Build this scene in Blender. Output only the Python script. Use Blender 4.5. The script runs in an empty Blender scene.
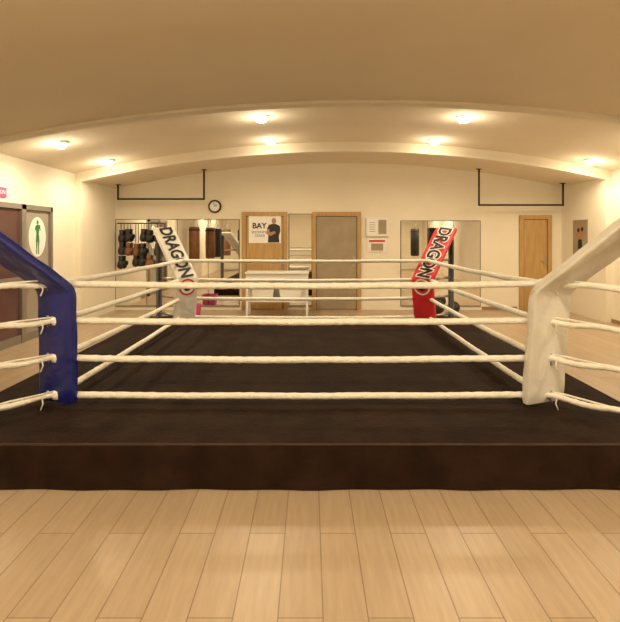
import bpy, bmesh, math, random
from mathutils import Vector, Matrix
random.seed(4)
S = bpy.context.scene
S.view_settings.view_transform = 'Standard'
S.view_settings.exposure = 0.0

# ------------------------------------------------------------ materials
def mat(name, col, rough=0.6, metal=0.0, noise=0.0, nscale=8.0, bump=0.0, bscale=40.0, emit=0.0, sheen=0.0, spec=0.5):
    m = bpy.data.materials.new(name); m.use_nodes = True
    nt = m.node_tree; b = nt.nodes['Principled BSDF']
    b.inputs['Base Color'].default_value = (*col, 1)
    b.inputs['Roughness'].default_value = rough
    b.inputs['Metallic'].default_value = metal
    b.inputs['Specular IOR Level'].default_value = spec
    tc = nt.nodes.new('ShaderNodeTexCoord')
    if noise > 0:
        n = nt.nodes.new('ShaderNodeTexNoise'); n.inputs['Scale'].default_value = nscale
        n.inputs['Detail'].default_value = 5
        nt.links.new(tc.outputs['Object'], n.inputs['Vector'])
        r = nt.nodes.new('ShaderNodeValToRGB')
        r.color_ramp.elements[0].position = 0.3; r.color_ramp.elements[1].position = 0.7
        r.color_ramp.elements[0].color = (*[max(0, c*(1-noise)) for c in col], 1)
        r.color_ramp.elements[1].color = (*[min(1, c*(1+noise)) for c in col], 1)
        nt.links.new(n.outputs['Fac'], r.inputs['Fac'])
        nt.links.new(r.outputs['Color'], b.inputs['Base Color'])
    if bump > 0:
        n2 = nt.nodes.new('ShaderNodeTexNoise'); n2.inputs['Scale'].default_value = bscale
        nt.links.new(tc.outputs['Object'], n2.inputs['Vector'])
        bp = nt.nodes.new('ShaderNodeBump'); bp.inputs['Strength'].default_value = bump
        bp.inputs['Distance'].default_value = 0.02
        nt.links.new(n2.outputs['Fac'], bp.inputs['Height'])
        nt.links.new(bp.outputs['Normal'], b.inputs['Normal'])
    if emit > 0:
        b.inputs['Emission Color'].default_value = (*col, 1)
        b.inputs['Emission Strength'].default_value = emit
    if sheen > 0:
        b.inputs['Sheen Weight'].default_value = sheen
    return m

M_wall = mat('wall_paint', (0.82, 0.75, 0.605), 0.85, noise=0.02, nscale=2)
M_ceil = mat('ceiling_paint', (0.80, 0.705, 0.55), 0.9, noise=0.02, nscale=1.5)
M_canvas = mat('canvas_cloth', (0.021, 0.0105, 0.0058), 0.9, noise=0.35, nscale=5, bump=0.35, bscale=30, spec=0.15)
M_apron = mat('apron_cloth', (0.024, 0.012, 0.007), 0.95, noise=0.3, nscale=5, bump=0.3, bscale=20, spec=0.1)
M_hem = mat('apron_hem', (0.045, 0.025, 0.015), 0.9, noise=0.2, nscale=10)
M_rope = mat('rope_cover', (0.90, 0.87, 0.76), 0.6, noise=0.06, nscale=25, bump=0.45, bscale=45)
M_blue = mat('blue_vinyl', (0.010, 0.016, 0.17), 0.33, noise=0.15, nscale=4, bump=0.7, bscale=9)
M_white = mat('white_vinyl', (0.74, 0.71, 0.64), 0.38, noise=0.05, nscale=4, bump=0.6, bscale=9)
M_red = mat('red_vinyl', (0.66, 0.025, 0.035), 0.45, noise=0.1, nscale=4, bump=0.25, bscale=9)
M_black = mat('black_print', (0.01, 0.01, 0.01), 0.6)
M_metalb = mat('black_steel', (0.02, 0.018, 0.016), 0.45, metal=0.3)
M_steel = mat('steel', (0.5, 0.48, 0.45), 0.35, metal=0.9)
M_alu = mat('aluminium_frame', (0.30, 0.27, 0.23), 0.45, metal=0.4)
M_paper = mat('paper', (0.85, 0.83, 0.78), 0.7)
M_whitep = mat('white_plastic', (0.8, 0.78, 0.72), 0.4)
M_brownl = mat('brown_leather', (0.20, 0.08, 0.03), 0.5, noise=0.2)
M_dark = mat('dark_leather', (0.02, 0.017, 0.015), 0.5, noise=0.2)
M_grey = mat('grey_laminate', (0.34, 0.27, 0.18), 0.35, noise=0.12, nscale=3)
M_green = mat('green_sticker', (0.03, 0.22, 0.05), 0.6)
M_pink = mat('pink_sign', (0.6, 0.08, 0.25), 0.6)
M_skin = mat('printed_skin', (0.45, 0.22, 0.12), 0.7)
M_lamp = mat('lamp_glass', (1.0, 0.90, 0.70), 0.4, emit=32)
M_mirror = mat('mirror_glass', (0.90, 0.89, 0.85), 0.01, metal=1.0)

def wood(name, c1, c2, scale=(1, 1, 1), rough=0.45):
    m = bpy.data.materials.new(name); m.use_nodes = True
    nt = m.node_tree; b = nt.nodes['Principled BSDF']; b.inputs['Roughness'].default_value = rough
    tc = nt.nodes.new('ShaderNodeTexCoord'); mp = nt.nodes.new('ShaderNodeMapping')
    mp.inputs['Scale'].default_value = scale
    n = nt.nodes.new('ShaderNodeTexNoise'); n.inputs['Scale'].default_value = 4; n.inputs['Detail'].default_value = 8
    r = nt.nodes.new('ShaderNodeValToRGB')
    r.color_ramp.elements[0].position = 0.3; r.color_ramp.elements[1].position = 0.7
    r.color_ramp.elements[0].color = (*c1, 1); r.color_ramp.elements[1].color = (*c2, 1)
    nt.links.new(tc.outputs['Object'], mp.inputs['Vector']); nt.links.new(mp.outputs['Vector'], n.inputs['Vector'])
    nt.links.new(n.outputs['Fac'], r.inputs['Fac']); nt.links.new(r.outputs['Color'], b.inputs['Base Color'])
    return m
M_oak = wood('oak_door', (0.42, 0.25, 0.085), (0.54, 0.34, 0.13), (6, 6, 0.6))

def plank():
    m = bpy.data.materials.new('laminate_floor'); m.use_nodes = True
    nt = m.node_tree; b = nt.nodes['Principled BSDF']; b.inputs['Roughness'].default_value = 0.36
    tc = nt.nodes.new('ShaderNodeTexCoord'); mp = nt.nodes.new('ShaderNodeMapping')
    mp.inputs['Rotation'].default_value = (0, 0, math.radians(90))
    br = nt.nodes.new('ShaderNodeTexBrick')
    br.inputs['Color1'].default_value = (0.52, 0.39, 0.26, 1)
    br.inputs['Color2'].default_value = (0.46, 0.34, 0.22, 1)
    br.inputs['Mortar'].default_value = (0.26, 0.18, 0.11, 1)
    br.inputs['Scale'].default_value = 1.0
    br.inputs['Mortar Size'].default_value = 0.003
    br.inputs['Brick Width'].default_value = 1.2; br.inputs['Row Height'].default_value = 0.19
    mp2 = nt.nodes.new('ShaderNodeMapping'); mp2.inputs['Scale'].default_value = (14, 1.2, 1)
    n = nt.nodes.new('ShaderNodeTexNoise'); n.inputs['Scale'].default_value = 3; n.inputs['Detail'].default_value = 6
    mx = nt.nodes.new('ShaderNodeMix'); mx.data_type = 'RGBA'; mx.blend_type = 'MULTIPLY'; mx.inputs[0].default_value = 0.3
    nt.links.new(tc.outputs['Object'], mp.inputs['Vector']); nt.links.new(mp.outputs['Vector'], br.inputs['Vector'])
    nt.links.new(tc.outputs['Object'], mp2.inputs['Vector']); nt.links.new(mp2.outputs['Vector'], n.inputs['Vector'])
    nt.links.new(br.outputs['Color'], mx.inputs[6]); nt.links.new(n.outputs['Fac'], mx.inputs[7])
    nt.links.new(mx.outputs[2], b.inputs['Base Color'])
    return m
M_floor = plank()

# ------------------------------------------------------------ helpers
def empty(name, loc=(0, 0, 0)):
    e = bpy.data.objects.new(name, None); e.location = loc
    S.collection.objects.link(e); e.empty_display_size = 0.1
    return e

def fin(me, name, m, parent=None, smooth=False):
    ob = bpy.data.objects.new(name, me); S.collection.objects.link(ob)
    if m is not None: me.materials.append(m)
    if smooth:
        for p in me.polygons: p.use_smooth = True
    if parent is not None:
        ob.parent = parent
        ob.matrix_parent_inverse = Matrix.Translation(-Vector(parent.location))
    return ob

def boxmm(name, lo, hi, m, parent=None, bevel=0.0):
    bm = bmesh.new()
    c = [(a+b)/2 for a, b in zip(lo, hi)]
    bmesh.ops.create_cube(bm, size=1)
    for v in bm.verts:
        v.co = Vector((v.co.x*(hi[0]-lo[0]), v.co.y*(hi[1]-lo[1]), v.co.z*(hi[2]-lo[2])))
    if bevel > 0:
        bmesh.ops.bevel(bm, geom=bm.edges[:], offset=bevel, segments=2, affect='EDGES')
    me = bpy.data.meshes.new(name); bm.to_mesh(me); bm.free()
    ob = fin(me, name, m, parent); ob.location = c
    return ob

def tube(name, pts, rad, m, parent=None, seg=12, closed=False, wob=0.0):
    pts = [Vector(p) for p in pts]; n = len(pts)
    bm = bmesh.new(); rings = []
    for i, p in enumerate(pts):
        if closed: t = pts[(i+1) % n]-pts[i-1]
        else: t = pts[min(i+1, n-1)]-pts[max(i-1, 0)]
        t.normalize()
        up = Vector((0, 0, 1)) if abs(t.z) < 0.9 else Vector((1, 0, 0))
        s = t.cross(up).normalized(); u = s.cross(t)
        r = rad[i] if isinstance(rad, (list, tuple)) else rad
        ring = []
        for k in range(seg):
            a = 2*math.pi*k/seg
            rr = r*(1+random.uniform(-wob, wob))
            ring.append(bm.verts.new(p+s*math.cos(a)*rr+u*math.sin(a)*rr))
        rings.append(ring)
    rng = n if closed else n-1
    for i in range(rng):
        a = rings[i]; b = rings[(i+1) % n]
        for k in range(seg):
            bm.faces.new((a[k], a[(k+1) % seg], b[(k+1) % seg], b[k]))
    if not closed:
        bm.faces.new(rings[0][::-1]); bm.faces.new(rings[-1])
    bmesh.ops.recalc_face_normals(bm, faces=bm.faces[:])
    me = bpy.data.meshes.new(name); bm.to_mesh(me); bm.free()
    return fin(me, name, m, parent, smooth=True)

def lathe(name, prof, m, loc, parent=None, seg=28):
    bm = bmesh.new(); rings = []
    for r, z in prof:
        rings.append([bm.verts.new((loc[0]+r*math.cos(2*math.pi*k/seg), loc[1]+r*math.sin(2*math.pi*k/seg), loc[2]+z)) for k in range(seg)])
    for a, b in zip(rings, rings[1:]):
        for k in range(seg): bm.faces.new((a[k], a[(k+1) % seg], b[(k+1) % seg], b[k]))
    bm.faces.new(rings[0][::-1]); bm.faces.new(rings[-1])
    bmesh.ops.recalc_face_normals(bm, faces=bm.faces[:])
    me = bpy.data.meshes.new(name); bm.to_mesh(me); bm.free()
    return fin(me, name, m, parent, smooth=True)

def poly(name, pts, m, parent=None, thick=0.0, nrm=(0, -1, 0)):
    bm = bmesh.new(); vs = [bm.verts.new(p) for p in pts]; f = bm.faces.new(vs)
    if thick > 0:
        r = bmesh.ops.extrude_face_region(bm, geom=[f])
        bmesh.ops.translate(bm, vec=Vector(nrm)*thick, verts=[v for v in r['geom'] if isinstance(v, bmesh.types.BMVert)])
        bmesh.ops.recalc_face_normals(bm, faces=bm.faces[:])
    me = bpy.data.meshes.new(name); bm.to_mesh(me); bm.free()
    return fin(me, name, m, parent)

def text(name, body, size, origin, xd, zd, m, parent=None, ext=0.001, off=0.0, align='CENTER', sy=1.0):
    cu = bpy.data.curves.new(name, 'FONT'); cu.body = body; cu.size = size
    cu.extrude = ext; cu.offset = off; cu.align_x = align; cu.align_y = 'CENTER'
    X = Vector(xd).normalized(); Z = Vector(zd).normalized(); Y = Z.cross(X)
    mt = Matrix((X, Y*sy, Z)).transposed().to_4x4(); mt.translation = Vector(origin)
    tmp = bpy.data.objects.new(name+'_t', cu); S.collection.objects.link(tmp)
    bpy.context.view_layer.update()
    me = bpy.data.meshes.new_from_object(tmp.evaluated_get(bpy.context.evaluated_depsgraph_get()))
    bpy.data.objects.remove(tmp)
    me.transform(mt); me.materials.clear()
    return fin(me, name, m, parent)

# ------------------------------------------------------------ room shell
XL, XR, YB, YF = -4.40, 5.65, 11.0, -3.2
XC, KV, ZC = 0.72, 0.0226, 3.23
def zs(x): return ZC-KV*(x-XC)**2
REC = 0.15
BY0, BY1 = 2.2, 6.1
boxmm('floor', (XL-0.15, YF-0.15, -0.1), (XR+0.15, YB+0.15, 0), M_floor)

bm = bmesh.new()
N = 48
stations = [(YF-0.15, REC), (BY0, REC), (BY0, 0), (BY1, 0), (BY1, REC), (9.35, REC), (9.35, 0), (YB+0.15, 0)]
rows = []
xs = [XL-0.15+(XR-XL+0.3)*i/N for i in range(N+1)]
for y, r in stations: rows.append([bm.verts.new((x, y, zs(x)+r)) for x in xs])
for a, b in zip(rows, rows[1:]):
    for i in range(N): bm.faces.new((a[i], a[i+1], b[i+1], b[i]))
me = bpy.data.meshes.new('ceiling'); bm.to_mesh(me); bm.free()
ceil = fin(me, 'ceiling', M_ceil)

def added_arch_edge(name, y0, y1, drop):  # pale strip added so the beam edge shows as a bright line
    bm = bmesh.new(); rs = []
    xx = [XL+(XR-XL)*i/N for i in range(N+1)]
    for y, dz in ((y0, 0.02), (y0, -drop), (y1, -drop), (y1, 0.02)):
        rs.append([bm.verts.new((x, y, zs(x)+dz)) for x in xx])
    for j in range(4):
        a, b = rs[j], rs[(j+1) % 4]
        for i in range(N): bm.faces.new((a[i], a[i+1], b[i+1], b[i]))
    bmesh.ops.recalc_face_normals(bm, faces=bm.faces[:])
    me = bpy.data.meshes.new(name); bm.to_mesh(me); bm.free()
    return fin(me, name, M_wall)
added_arch_edge('added_bright_edge_near', BY1-0.16, BY1+0.01, 0.035)
added_arch_edge('added_bright_edge_far', 9.34, 9.50, 0.03)

def archwall(name, y0, y1, add):
    pts = [(XL-0.15, y0, 0), (XR+0.15, y0, 0)]+[(x, y0, zs(x)+add) for x in reversed(xs)]
    poly(name, pts, M_wall, None, abs(y1-y0), (0, 1 if y1 > y0 else -1, 0))
archwall('wall_back', YB, YB+0.15, 0.0)
archwall('wall_front', YF, YF-0.15, REC)
boxmm('wall_left', (XL-0.15, YF, 0), (XL, YB, zs(XL)+REC+0.03), M_wall)
boxmm('wall_right', (XR, YF, 0), (XR+0.15, YB, zs(XR)+REC+0.03), M_wall)
boxmm('trim_1', (XL, BY0, 0), (XL+0.12, BY1, zs(XL)+0.03), M_wall)
boxmm('trim_2', (XR-0.12, BY0, 0), (XR, BY1, zs(XR)+0.03), M_wall)
boxmm('trim_3', (XL, 9.35, 0), (XL+0.12, YB, zs(XL)+0.03), M_wall)
boxmm('trim_4', (XR-0.12, 9.35, 0), (XR, YB, zs(XR)+0.03), M_wall)
M_base = mat('baseboard_wood', (0.30, 0.19, 0.10), 0.5)
boxmm('baseboard_left', (XL, 8.5, 0), (XL+0.015, 9.35, 0.07), M_base)
boxmm('baseboard_right', (XR-0.015, 6.1, 0), (XR, 9.35, 0.07), M_base)
boxmm('baseboard_back', (3.78, YB-0.015, 0), (4.55, YB, 0.07), M_base)

# ------------------------------------------------------------ downlights
def downlight(x, y, e):
    z = zs(x)+(0 if BY0 < y < BY1 else REC)
    p = empty('ceiling_downlight', (x, y, z))
    lathe('trim_ring', [(0.085, -0.012), (0.115, -0.014), (0.12, -0.002), (0.12, 0.02), (0.085, 0.02)], M_whitep, (x, y, z), p)
    lathe('bulb', [(0.085, 0.0), (0.085, -0.035), (0.07, -0.07), (0.012, -0.09)], M_lamp, (x, y, z), p, 20)
    L = bpy.data.lights.new('lamp_light', 'SPOT'); L.energy = e; L.color = (1.0, 0.815, 0.55)
    L.spot_size = math.radians(170); L.spot_blend = 0.6; L.shadow_soft_size = 0.06
    o = bpy.data.objects.new('lamp_light', L); S.collection.objects.link(o); o.parent = p; o.location = (0, 0, -0.10)
    G = bpy.data.lights.new('halo_light', 'POINT'); G.energy = e*0.085; G.color = (1.0, 0.85, 0.60); G.shadow_soft_size = 0.05  # extra point lamp, added to brighten the ceiling round each fixture
    o = bpy.data.objects.new('halo_light', G); S.collection.objects.link(o); o.parent = p; o.location = (0, 0, -0.27)
for y, e in ((8.9, 90), (7.2, 95), (1.75, 150), (-0.6, 90)):  # last two rows are out of view, added to brighten room and soffit
    for x in (-3.6, -0.70, 2.22, 5.0):
        downlight(x, y, e)

# ------------------------------------------------------------ boxing ring
CZ = 0.30
ring = empty('boxing_ring', (-0.08, 5.7, 0))
RX0, RX1, RY0, RY1 = -1.96, 1.80, 3.85, 7.60
PX0, PX1, PY0, PY1 = -2.62, 2.46, 3.17, 8.28
boxmm('platform', (PX0+0.03, PY0+0.03, 0.0), (PX1-0.03, PY1-0.03, CZ-0.03), M_metalb, ring)
bm = bmesh.new(); G = 60
gv = []
for j in range(G+1):
    row = []
    for i in range(G+1):
        x = PX0+(PX1-PX0)*i/G; y = PY0+(PY1-PY0)*j/G
        e = min(x-PX0, PX1-x, y-PY0, PY1-y)
        z = CZ+0.003*math.sin(x*5.1+y*2.3)*math.sin(y*4.7-x)
        if e < 0.01: z -= 0.02
        row.append(bm.verts.new((x, y, z)))
    gv.append(row)
for j in range(G):
    for i in range(G): bm.faces.new((gv[j][i], gv[j][i+1], gv[j+1][i+1], gv[j+1][i]))
me = bpy.data.meshes.new('canvas'); bm.to_mesh(me); bm.free(); fin(me, 'canvas', M_canvas, ring, True)
n = 140
cor = [(PX0, PY0), (PX1, PY0), (PX1, PY1), (PX0, PY1)]
bm = bmesh.new(); cols = []
for s in range(4):
    a = Vector(cor[s]); b = Vector(cor[(s+1) % 4]); d = (b-a).normalized(); nr = Vector((d.y, -d.x))
    for k in range(n):
        t = k/n; p = a.lerp(b, t); L = (b-a).length*t
        w = (0.5+0.5*math.sin(L*9+s)*math.sin(L*3.7+1))*min(1, t*12, (1-t)*12)
        col = []
        for q in range(5):
            f = q/4; o = nr*(0.004+0.02*w*f)
            col.append(bm.verts.new((p.x+o.x, p.y+o.y, (CZ-0.015)*(1-f)+0.005*f)))
        cols.append(col)
for i in range(len(cols)):
    a = cols[i]; b = cols[(i+1) % len(cols)]
    for q in range(4): bm.faces.new((a[q], a[q+1], b[q+1], b[q]))
me = bpy.data.meshes.new('apron'); bm.to_mesh(me); bm.free(); fin(me, 'apron', M_apron, ring, True)
hz = CZ-0.016
tube('apron_hem', [(PX0, PY0, hz), (0, PY0, hz), (PX1, PY0, hz), (PX1, 5.7, hz), (PX1, PY1, hz), (0, PY1, hz), (PX0, PY1, hz), (PX0, 5.7, hz)], 0.009, M_hem, ring, 8, True)

levels = [0.385, 0.67, 0.955, 1.24]
def rope_loop(z):
    pts = []; r = 0.05
    segs = [((RX0+r, RY0), (RX1-r, RY0)), ((RX1, RY0+r), (RX1, RY1-r)), ((RX1-r, RY1), (RX0+r, RY1)), ((RX0, RY1-r), (RX0, RY0+r))]
    cs = [(RX1-r, RY0+r, -90), (RX1-r, RY1-r, 0), (RX0+r, RY1-r, 90), (RX0+r, RY0+r, 180)]
    for i, (a, b) in enumerate(segs):
        M = 110; ph = random.uniform(0, 6)
        sag = random.uniform(0.008, 0.02)
        for k in range(M):
            t = k/M
            pts.append((a[0]+(b[0]-a[0])*t, a[1]+(b[1]-a[1])*t, z-sag*4*t*(1-t)+0.0015*math.sin(t*23+ph)))
        cx, cy, a0 = cs[i]
        for k in range(5):
            an = math.radians(a0+90*k/5); pts.append((cx+r*math.cos(an), cy+r*math.sin(an), z))
    return pts
for i, z in enumerate(levels):
    pts = rope_loop(z)
    rad = [0.0255+0.0010*math.sin(k*1.9)+random.uniform(-0.0010, 0.0010) for k in range(len(pts))]
    tube('rope_%d' % (i+1), pts, rad, M_rope, ring, 12, True, 0.035)

corners = {'fl': (RX0, RY0, -1, -1), 'fr': (RX1, RY0, 1, -1), 'bl': (RX0, RY1, -1, 1), 'br': (RX1, RY1, 1, 1)}
DIA = math.sqrt(0.5)
for key, (cx, cy, sx, sy) in corners.items():
    D = Vector((sx*DIA, sy*DIA, 0))
    P = Vector((cx, cy, 0))+D*0.68
    lathe('post_'+key, [(0.10, 0), (0.10, 0.012), (0.045, 0.014), (0.045, 1.33), (0.04, 1.345)], M_metalb, (P.x, P.y, CZ), ring, 20)
    for i, z in enumerate(levels):
        c = Vector((cx, cy, z))
        dz = random.uniform(-0.015, 0.0)
        a = c-D*0.02; b = P+Vector((0, 0, z+dz))-D*0.045
        sd = Vector((-D.y, D.x, 0))
        if sy < 0:
            pts = [a.lerp(b, t)+Vector((0, 0, 0.008*math.sin(t*math.pi*3+i))) for t in [k/24 for k in range(25)]]
            tube('strap_%s_%d' % (key, i), pts, [0.020+0.003*abs(math.sin(k*1.3+i)) for k in range(25)], M_rope, ring, 10, False, 0.08)
            tube('tie_%s_%d' % (key, i), [a+Vector((0, 0, 0.03)), a.lerp(b, 0.25)+Vector((0, 0, 0.032))+sd*0.02, a.lerp(b, 0.5)+Vector((0, 0, 0.027)), a.lerp(b, 0.95)+Vector((0, 0, 0.01))], 0.007, M_rope, ring, 6)
            tube('tie_end_%s_%d' % (key, i), [a.lerp(b, 0.16)+Vector((0, -0.02, 0)), a.lerp(b, 0.14)+Vector((0, -0.035, -0.04)), a.lerp(b, 0.17)+Vector((0, -0.03, -0.085))], 0.005, M_rope, ring, 6)
            lathe('knot_%s_%d' % (key, i), [(0.012, -0.04), (0.036, -0.03), (0.042, 0), (0.036, 0.03), (0.012, 0.04)], M_rope, (c.x-D.x*0.01, c.y-D.y*0.01, c.z), ring, 14)
            tube('hook_%s_%d' % (key, i), [a.lerp(b, 0.12)-Vector((0, 0, 0.045)), a.lerp(b, 0.08), a.lerp(b, 0.12)+Vector((0, 0, 0.045))], 0.009, M_steel, ring, 8)
        else:
            tube('strap_%s_%d' % (key, i), [a, a.lerp(b, 0.45)], 0.012, M_steel, ring, 8)
            tube('strap2_%s_%d' % (key, i), [a.lerp(b, 0.4), a.lerp(b, 0.9)], 0.02, M_steel, ring, 10)
            tube('strap3_%s_%d' % (key, i), [a.lerp(b, 0.85), b], 0.01, M_steel, ring, 8)

# ------------------------------------------------------------ corner pads
def pad(key, m, path, width, thick, wdir=None, crease=0.0):
    cx, cy, sx, sy = corners[key]
    D = Vector((sx*DIA, sy*DIA, 0)); W = Vector((-D.y, D.x, 0)); C = Vector((cx, cy, 0))
    if wdir is not None: W = Vector(wdir).normalized()
    NV = Vector((0, 0, 1)).cross(W)
    if NV.dot(D) > 0: NV = -NV
    P = [Vector((t, z)) for t, z in path]
    pts = []
    for a, b in zip(P, P[1:]):
        for k in range(24): pts.append(a.lerp(b, k/24))
    pts.append(P[-1])
    for _ in range(3):
        pts = [pts[0]]+[(pts[i-1]+pts[i]*2+pts[i+1])/4 for i in range(1, len(pts)-1)]+[pts[-1]]
    bm = bmesh.new(); rings = []
    n = len(pts); K = 40
    for i, p in enumerate(pts):
        t = (pts[min(i+1, n-1)]-pts[max(i-1, 0)]).normalized()
        T3 = (D*t.x+Vector((0, 0, t.y))).normalized()
        N3 = T3.cross(W).normalized()
        if N3.dot(NV) < 0: N3 = -N3
        ends = 0.7 if i in (0, n-1) else 1.0
        tt = thick*ends; ww = width*(0.97 if i in (0, n-1) else 1)
        sec = []
        for k in range(K):
            a = 2*math.pi*k/K
            ca, sa = math.cos(a), math.sin(a)
            u = math.copysign(abs(ca)**0.35, ca)*ww/2
            v = math.copysign(abs(sa)**0.2, sa)*tt/2
            q = C+D*p.x+Vector((0, 0, p.y))
            cr = crease*(math.sin(i*0.8+u*14)*0.6+math.sin(i*0.37-u*22+1.0)*0.5)
            sec.append(bm.verts.new(q+N3*(v+cr)+W*u))
        rings.append(sec)
    for a, b in zip(rings, rings[1:]):
        for k in range(K): bm.faces.new((a[k], a[(k+1) % K], b[(k+1) % K], b[k]))
    bm.faces.new(rings[0][::-1]); bm.faces.new(rings[-1])
    bmesh.ops.recalc_face_normals(bm, faces=bm.faces[:])
    me = bpy.data.meshes.new('corner_pad'); bm.to_mesh(me); bm.free()
    ob = fin(me, 'corner_pad', m, None, True)
    md = ob.modifiers.new('edge', 'EDGE_SPLIT'); md.split_angle = math.radians(45)
    for s in (-1, 1):
        tube('seam', [C+D*p.x+Vector((0, 0, p.y))+W*s*width*0.485 for p in pts[1:-1]], 0.009, m, ob, 6)
    return ob, C, D, W, pts
fpathl = [(-0.025, 0.335), (-0.01, 1.20), (0.66, 1.76)]
fpathr = [(-0.01, 0.335), (0.05, 1.19), (0.70, 1.76)]
pad('fl', M_blue, fpathl, 0.335, 0.075, (0.95, -0.35, 0), 0.004)
pad('fr', M_white, fpathr, 0.36, 0.075, (0.95, 0.35, 0), 0.004)
bpath = [(-0.085, 0.335), (-0.17, 0.96), (0.54, 1.73)]
def printpad(key, m, under):
    sx = corners[key][2]
    ob, C, D, W, pts = pad(key, m, bpath, 0.33, 0.08, (0.88, 0.5 if sx < 0 else -0.5, 0), 0.0)
    A = Vector(bpath[1]); B = Vector(bpath[2]); dr = (A-B).normalized()
    xd = (D*dr.x+Vector((0, 0, dr.y))).normalized()
    up = W.cross(xd).normalized()
    if up.y > 0: up = -up
    mid = A.lerp(B, 0.50)
    o = C+D*mid.x+Vector((0, 0, mid.y))+up*0.043
    if under:
        text('logo_outline', 'DRAGON', 0.235, o, xd, up, M_paper, ob, 0.0015, 0.022, sy=1.15)
    text('logo_text', 'DRAGON', 0.235, o+up*0.004, xd, up, M_black, ob, 0.0015, 0.007, sy=1.15)
    A0 = Vector(bpath[0]); q = A.lerp(A0, 0.16); dl = (A0-A).normalized()
    xd2 = (D*dl.x+Vector((0, 0, dl.y))).normalized(); up2 = W.cross(xd2).normalized()
    if up2.y > 0: up2 = -up2
    o2 = C+D*q.x+Vector((0, 0, q.y))+up2*0.043
    for r, mm, h in ((0.125, M_paper if under else M_red, 0.0), (0.10, M_red if under else M_paper, 0.003), (0.06, M_black, 0.006)):
        poly('emblem', [o2+up2*h+(W*math.cos(a)+xd2*math.sin(a))*r for a in [2*math.pi*k/24 for k in range(24)]], mm, ob, 0.002, up2)
printpad('bl', M_white, False)
printpad('br', M_red, True)

# ------------------------------------------------------------ back wall fittings
def bx(px): return (px-310)/45.45
def bz(py): return 1.6+(237-py)/45.45
def mirror(x0, x1, z0, z1, npan):
    p = empty('wall_mirror', ((x0+x1)/2, YB, (z0+z1)/2))
    w = (x1-x0)/npan
    for i in range(npan):
        boxmm('panel_%d' % i, (x0+i*w+0.005, YB-0.012, z0), (x0+(i+1)*w-0.005, YB-0.002, z1), M_mirror, p)
    boxmm('backing', (x0-0.012, YB-0.003, z0-0.012), (x1+0.012, YB, z1+0.012), M_metalb, p)
    boxmm('rail', (x0-0.01, YB-0.02, z0-0.03), (x1+0.01, YB, z0), M_alu, p)
mirror(XL+0.13, -1.56, 0.1, 1.98, 4)
mirror(-0.46, 0.04, 0.1, 2.1, 1)
mirror(2.0, 3.74, 0.1, 1.95, 3)

def door(name, x0, x1, h, leafm=None):
    p = empty(name, ((x0+x1)/2, YB, 0)); f = 0.09
    boxmm('jamb_l', (x0, YB-0.05, 0), (x0+f, YB, h), M_oak, p, 0.004)
    boxmm('jamb_r', (x1-f, YB-0.05, 0), (x1, YB, h), M_oak, p, 0.004)
    boxmm('head', (x0, YB-0.055, h-f), (x1, YB, h), M_oak, p, 0.004)
    boxmm('leaf', (x0+f, YB-0.03, 0.01), (x1-f, YB, h-f), leafm or M_oak, p, 0.003)
    boxmm('gap_shade_l', (x0+f, YB-0.032, 0.01), (x0+f+0.012, YB-0.029, h-f), M_dark, p)  # dark strips round the leaf stand in for shade in the gap
    boxmm('gap_shade_r', (x1-f-0.012, YB-0.032, 0.01), (x1-f, YB-0.029, h-f), M_dark, p)
    boxmm('gap_shade_t', (x0+f, YB-0.032, h-f-0.012), (x1-f, YB-0.029, h-f), M_dark, p)
    boxmm('handle_plate', (x1-f-0.09, YB-0.038, 0.95), (x1-f-0.05, YB-0.03, 1.17), M_steel, p)
    tube('handle', [(x1-f-0.07, YB-0.03, 1.08), (x1-f-0.07, YB-0.08, 1.08), (x1-f-0.19, YB-0.08, 1.08)], 0.009, M_steel, p, 8)
    return p
d1 = door('door_1', bx(242), bx(287.5), 2.15)
d2 = door('door_2', bx(312), bx(361), 2.15, M_grey)
d3 = door('door_3', bx(519), bx(551), 2.08)

def fighter(parent, O, ux, uz, n, s, mskin, mcl):
    O = Vector(O); ux = Vector(ux); uz = Vector(uz); n = Vector(n)
    def P(l, m, k):
        poly('print', [O+ux*a*s+uz*b*s+n*0.0008*k for a, b in l], m, parent, 0.0005, n)
    P([(-.10, .95), (-.14, 1.2), (-.20, 1.42), (-.08, 1.5), (.08, 1.5), (.20, 1.42), (.15, 1.2), (.10, .95)], mskin, 1)
    P([(0.09*math.cos(t), 1.63+0.12*math.sin(t)) for t in [k*math.pi/8 for k in range(16)]], mskin, 1)
    P([(-.20, 1.42), (-.30, 1.15), (-.16, 1.28), (-.12, 1.45)], mskin, 2)
    P([(.20, 1.42), (.32, 1.2), (.12, 1.32), (.12, 1.45)], mskin, 2)
    P([(-.12+0.09*math.cos(t), 1.38+0.09*math.sin(t)) for t in [k*math.pi/8 for k in range(16)]], mcl, 3)
    P([(.16+0.09*math.cos(t), 1.42+0.09*math.sin(t)) for t in [k*math.pi/8 for k in range(16)]], mcl, 3)
    P([(-.13, 1.0), (-.17, .6), (-.01, .62), (0, .8), (.01, .62), (.17, .6), (.13, 1.0)], mcl, 2)
    P([(-.15, .6), (-.13, .3), (-.14, 0), (-.05, 0), (-.05, .3), (-.02, .62)], mskin, 1)
    P([(.15, .6), (.13, .3), (.14, 0), (.05, 0), (.05, .3), (.02, .62)], mskin, 1)
pz = empty('door_poster', (bx(265), YB-0.035, bz(230)))
boxmm('sheet', (bx(249), YB-0.036, bz(243)), (bx(281), YB-0.032, bz(216)), M_paper, pz)
text('caption', 'BAY', 0.17, (bx(259.5), YB-0.037, bz(226)), (1, 0, 0), (0, -1, 0), M_black, pz, 0.0008, 0.004)
text('caption_small', 'SOYUNMA\nODASI', 0.075, (bx(260), YB-0.037, bz(234)), (1, 0, 0), (0, -1, 0), M_black, pz, 0.0008)
def FP(l, m, k):
    poly('print', [(bx(a), YB-0.037-0.001*k, bz(b)) for a, b in l], m, pz, 0.0005)
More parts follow.
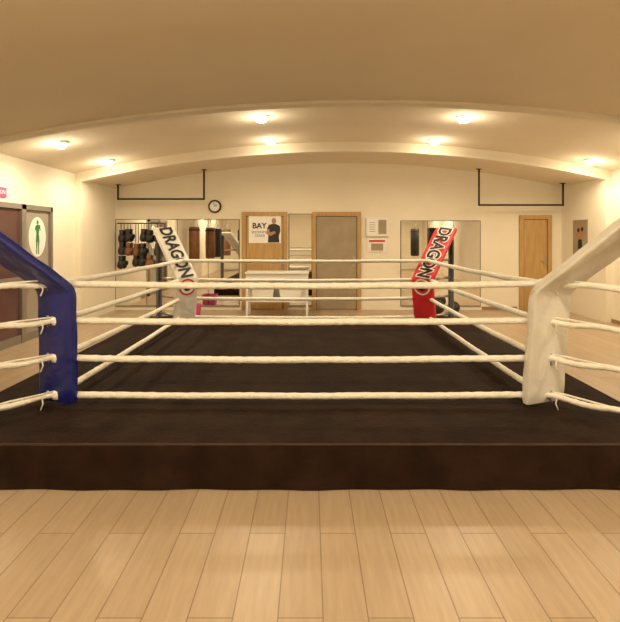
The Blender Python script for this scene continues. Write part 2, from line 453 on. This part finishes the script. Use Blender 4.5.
FP([(268, 242.5), (268.5, 236), (267, 229), (269, 225), (272, 224), (276, 224), (280, 226), (280.5, 231), (279, 236), (279.5, 242.5)], M_dark, 1)
FP([(274+2.3*math.cos(t), 221+3.0*math.sin(t)) for t in [k*math.pi/8 for k in range(16)]], M_skin, 2)
FP([(267, 229), (266.5, 234), (271, 236), (276, 233), (275, 231), (270, 232.5), (269.5, 229)], M_skin, 2)

nb = empty('notice_board', (bx(377), YB, bz(235)))
boxmm('cabinet', (bx(366), YB-0.06, bz(236.5)), (bx(388), YB-0.001, bz(218)), M_whitep, nb, 0.006)
boxmm('sheet_1', (bx(368), YB-0.065, bz(234)), (bx(376), YB-0.06, bz(220)), M_paper, nb)
boxmm('sheet_2', (bx(378), YB-0.065, bz(234)), (bx(386), YB-0.06, bz(220)), M_grey, nb)
for k in range(5): boxmm('line', (bx(369), YB-0.067, bz(223+k*2.2)), (bx(375), YB-0.065, bz(222.4+k*2.2)), M_alu, nb)
boxmm('lower_frame', (bx(367), YB-0.02, bz(252)), (bx(387), YB-0.001, bz(238)), M_whitep, nb, 0.004)
boxmm('red_mark', (bx(369), YB-0.024, bz(242)), (bx(385), YB-0.02, bz(240)), M_red, nb)
boxmm('picture', (bx(371), YB-0.024, bz(250.5)), (bx(383), YB-0.02, bz(243.5)), M_grey, nb)

cl = empty('wall_clock', (bx(215), YB, bz(206.5)))
cc = (bx(215), bz(206.5))
poly('rim', [(cc[0]+0.145*math.cos(a), YB-0.001, cc[1]+0.145*math.sin(a)) for a in [2*math.pi*k/32 for k in range(32)]], M_metalb, cl, 0.034, (0, -1, 0))
poly('face_plate', [(cc[0]+0.108*math.cos(a), YB-0.035, cc[1]+0.108*math.sin(a)) for a in [2*math.pi*k/32 for k in range(32)]], M_paper, cl, 0.004, (0, -1, 0))
tube('hour_hand', [(cc[0], YB-0.044, cc[1]), (cc[0]+0.045, YB-0.044, cc[1]+0.03)], 0.006, M_black, cl, 6)
tube('minute_hand', [(cc[0], YB-0.044, cc[1]), (cc[0]-0.02, YB-0.044, cc[1]+0.085)], 0.004, M_black, cl, 6)
for k in range(12):
    a = k*math.pi/6
    tube('tick', [(cc[0]+0.088*math.cos(a), YB-0.042, cc[1]+0.088*math.sin(a)), (cc[0]+0.1*math.cos(a), YB-0.042, cc[1]+0.1*math.sin(a))], 0.003, M_black, cl, 5)

def dx(px, d): return (px-310)/500*d
def dz_(py, d): return 1.6+(237-py)/500*d
yr = 10.6
def rail(xa, xb, y, zr, lift_a, lift_b):
    p = empty('bag_hanging_rail', ((xa+xb)/2, y, zr))
    tube('bar', [(xa, y, zr), (xb, y, zr)], 0.02, M_metalb, p, 10)
    for x, zt in ((xa, lift_a), (xb, lift_b)):
        tube('drop_rod', [(x, y, zr-0.02), (x, y, zt)], 0.02, M_metalb, p, 10)
        boxmm('plate', (x-0.05, y-0.05, zt-0.012), (x+0.05, y+0.05, zt), M_metalb, p)
rail(dx(118, yr), dx(204, yr), yr, dz_(199, yr), zs(dx(118, yr)), zs(dx(204, yr)))
rail(dx(479, yr), dx(563, yr), yr, dz_(205, yr), zs(dx(479, yr)), zs(dx(563, yr)))

# ------------------------------------------------------------ things standing near the back wall
tb = empty('white_side_table', (-0.7, 10.2, 0))
boxmm('top', (-1.3, 9.95, 0.86), (-0.02, 10.45, 0.90), M_whitep, tb, 0.006)
for x in (-1.26, -0.06):
    for y in (9.99, 10.41):
        boxmm('leg', (x-0.022, y-0.022, 0), (x+0.022, y+0.022, 0.86), M_whitep, tb)
boxmm('apron', (-1.26, 9.98, 0.74), (-0.06, 10.0, 0.86), M_whitep, tb)
boxmm('shelf', (-1.26, 9.99, 0.3), (-0.06, 10.41, 0.33), M_whitep, tb)
boxmm('back_panel', (-1.26, 10.40, 0.33), (-0.06, 10.42, 0.86), M_whitep, tb)
def tub(x, y, z, w, d, h, m):
    p = empty('storage_tub', (x, y, z))
    bm = bmesh.new(); K = [(-1, -1), (1, -1), (1, 1), (-1, 1)]
    def rg(f, zz): return [bm.verts.new((x+a*w/2*f, y+b*d/2*f, z+zz)) for a, b in K]
    L = [rg(0.86, 0), rg(1.0, h), rg(1.05, h), rg(1.05, h-0.02)]
    ins = [rg(0.97, h), rg(0.83, 0.015)]
    bm.faces.new(L[0][::-1])
    for a, b in ((L[0], L[1]), (L[1], L[2]), (L[2], L[3]), (L[1], ins[0]), (ins[0], ins[1])):
        for k in range(4): bm.faces.new((a[k], a[(k+1) % 4], b[(k+1) % 4], b[k]))
    bm.faces.new(ins[1])
    me = bpy.data.meshes.new('tub'); bm.to_mesh(me); bm.free(); fin(me, 'tub', m, p)
    return p
tub(-0.95, 10.2, 0.331, 0.45, 0.3, 0.24, M_whitep)
tub(-0.4, 10.2, 0.331, 0.45, 0.3, 0.24, M_paper)
tub(-2.38, 10.1, 0.0, 0.32, 0.28, 0.24, M_pink)

rk = empty('mirror_reflection_gloves', (-3.75, YB-0.1, 1.85))  # made-up gloves on a rail, standing in for dark reflections in the mirror
tube('rail', [(-4.2, YB-0.1, 1.9), (-3.3, YB-0.1, 1.9)], 0.01, M_metalb, rk, 8)
for x in (-4.2, -3.3): tube('bracket', [(x, YB-0.1, 1.9), (x, YB-0.012, 1.9)], 0.01, M_metalb, rk, 8)
def glove(name, x, y, z, m, p):
    lathe(name+'_cuff', [(0.04, 0.06), (0.05, 0.05), (0.045, -0.02), (0.05, -0.05)], m, (x, y, z), p, 14)
    lathe(name+'_fist', [(0.045, -0.03), (0.068, -0.09), (0.075, -0.15), (0.06, -0.2), (0.02, -0.225)], m, (x, y, z), p, 14)
    lathe(name+'_thumb', [(0.008, -0.05), (0.028, -0.07), (0.03, -0.12), (0.012, -0.15)], m, (x+0.07, y-0.01, z), p, 10)
for r_, z in enumerate((1.72, 1.42, 1.15)):
    for k in range(6):
        if (r_, k) in ((0, 2), (1, 4), (2, 1), (2, 5)): continue
        x = -4.12+k*0.155+random.uniform(-0.02, 0.02)
        tube('cord', [(x, YB-0.1, z+0.06), (x, YB-0.1, 1.9)], 0.004, M_black, rk, 5)
        glove('glove', x, YB-0.1, z+random.uniform(-0.03, 0.03), random.choice([M_dark, M_dark, M_dark, M_brownl]), rk)

def ball(name, c, r, m):
    prof = [(max(0.004, r*math.sin(math.pi*k/14)), -r*math.cos(math.pi*k/14)) for k in range(15)]
    return lathe(name, prof, m, c, None, 24)
ball('medicine_ball', (2.65, 10.4, 0.15), 0.15, M_dark)
ball('medicine_ball', (3.0, 10.45, 0.13), 0.13, M_dark)

def heavybag(x, y, m, top=1.95, h=1.15):
    p = empty('heavy_punching_bag', (x, y, top))
    lathe('body', [(0.02, -h), (0.15, -h+0.01), (0.175, -h+0.05), (0.18, -h*0.5), (0.175, -0.04), (0.15, -0.005), (0.02, 0)], m, (x, y, top), p)
    lathe('band', [(0.182, -0.14), (0.185, -0.13), (0.185, -0.09), (0.182, -0.08)], M_dark, (x, y, top), p)
    zt = zs(x)+(0 if BY0 < y < BY1 else REC)
    for k in range(4):
        a = k*math.pi/2
        tube('chain', [(x+0.15*math.cos(a), y+0.15*math.sin(a), top-0.01), (x, y, top+0.3)], 0.007, M_steel, p, 6)
    tube('chain_top', [(x, y, top+0.3), (x, y, zt)], 0.009, M_steel, p, 6)
for x, y, m in ((-3.95, 4.9, M_brownl), (-3.7, 3.4, M_brownl), (-3.7, 2.0, M_dark), (-3.6, 0.4, M_brownl), (-3.2, -1.4, M_dark), (-1.8, -1.8, M_dark),
                (0.9, -2.0, M_dark), (3.2, -1.4, M_brownl), (4.4, 1.0, M_dark), (4.6, 3.2, M_dark)):
    heavybag(x, y, m)

# ------------------------------------------------------------ left wall entrance door
ed = empty('door_4', (XL, 7.65, 0))
y0, y1, h = 6.75, 8.45, 2.1
ym = (y0+y1)/2
for a, b in ((y0, y0+0.07), (y1-0.07, y1), (ym-0.06, ym+0.06)):
    boxmm('stile', (XL, a, 0), (XL+0.06, b, h), M_alu, ed, 0.004)
boxmm('head', (XL, y0, h-0.08), (XL+0.06, y1, h), M_alu, ed, 0.004)
boxmm('sill', (XL, y0, 0), (XL+0.05, y1, 0.12), M_alu, ed)
boxmm('midrail', (XL, y0, 0.92), (XL+0.05, y1, 1.0), M_alu, ed)
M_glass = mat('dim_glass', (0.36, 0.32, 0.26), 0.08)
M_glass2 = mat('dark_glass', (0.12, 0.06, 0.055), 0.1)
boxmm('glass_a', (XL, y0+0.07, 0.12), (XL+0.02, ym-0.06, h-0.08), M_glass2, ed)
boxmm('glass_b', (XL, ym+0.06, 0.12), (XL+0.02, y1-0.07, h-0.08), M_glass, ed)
boxmm('bar_handle', (XL+0.08, ym+0.09, 0.85), (XL+0.11, ym+0.12, 1.35), M_steel, ed)
for z in (0.88, 1.32): boxmm('handle_post', (XL+0.02, ym+0.095, z-0.015), (XL+0.09, ym+0.115, z+0.015), M_steel, ed)
cy, cz = 8.03, 1.60
poly('sticker_disc', [(XL+0.022, cy+0.25*math.cos(a), cz+0.32*math.sin(a)) for a in [2*math.pi*k/28 for k in range(28)]], M_paper, ed, 0.002, (1, 0, 0))
fighter(ed, (XL+0.025, cy, cz-0.27), (0, 1, 0), (0, 0, 1), (1, 0, 0), 0.31, M_green, M_green)
ps = empty('wall_sign', (XL, 7.2, 2.24))
boxmm('board', (XL, 6.9, 2.17), (XL+0.02, 7.22, 2.31), M_pink, ps)
text('sign_text', 'SALON', 0.08, (XL+0.021, 7.06, 2.24), (0, 1, 0), (1, 0, 0), M_paper, ps, 0.0008)

pr = empty('wall_poster', (XR-0.12, 10.2, 1.6))
boxmm('sheet', (XR-0.128, 9.95, 1.0), (XR-0.121, 10.5, 1.95), M_grey, pr)
fighter(pr, (XR-0.129, 10.22, 1.05), (0, -1, 0), (0, 0, 1), (-1, 0, 0), 0.5, M_skin, M_black)

# ------------------------------------------------------------ world + camera
w = bpy.data.worlds.new('World'); S.world = w; w.use_nodes = True
w.node_tree.nodes['Background'].inputs[0].default_value = (1, 0.85, 0.65, 1)
w.node_tree.nodes['Background'].inputs[1].default_value = 0.05
cam = bpy.data.cameras.new('Camera'); co = bpy.data.objects.new('Camera', cam); S.collection.objects.link(co)
co.location = (0, 0, 1.6); co.rotation_euler = (math.radians(90), 0, 0)
cam.sensor_fit = 'HORIZONTAL'; cam.sensor_width = 36; cam.lens = 36*500/620
cam.shift_y = -74/620
S.camera = co
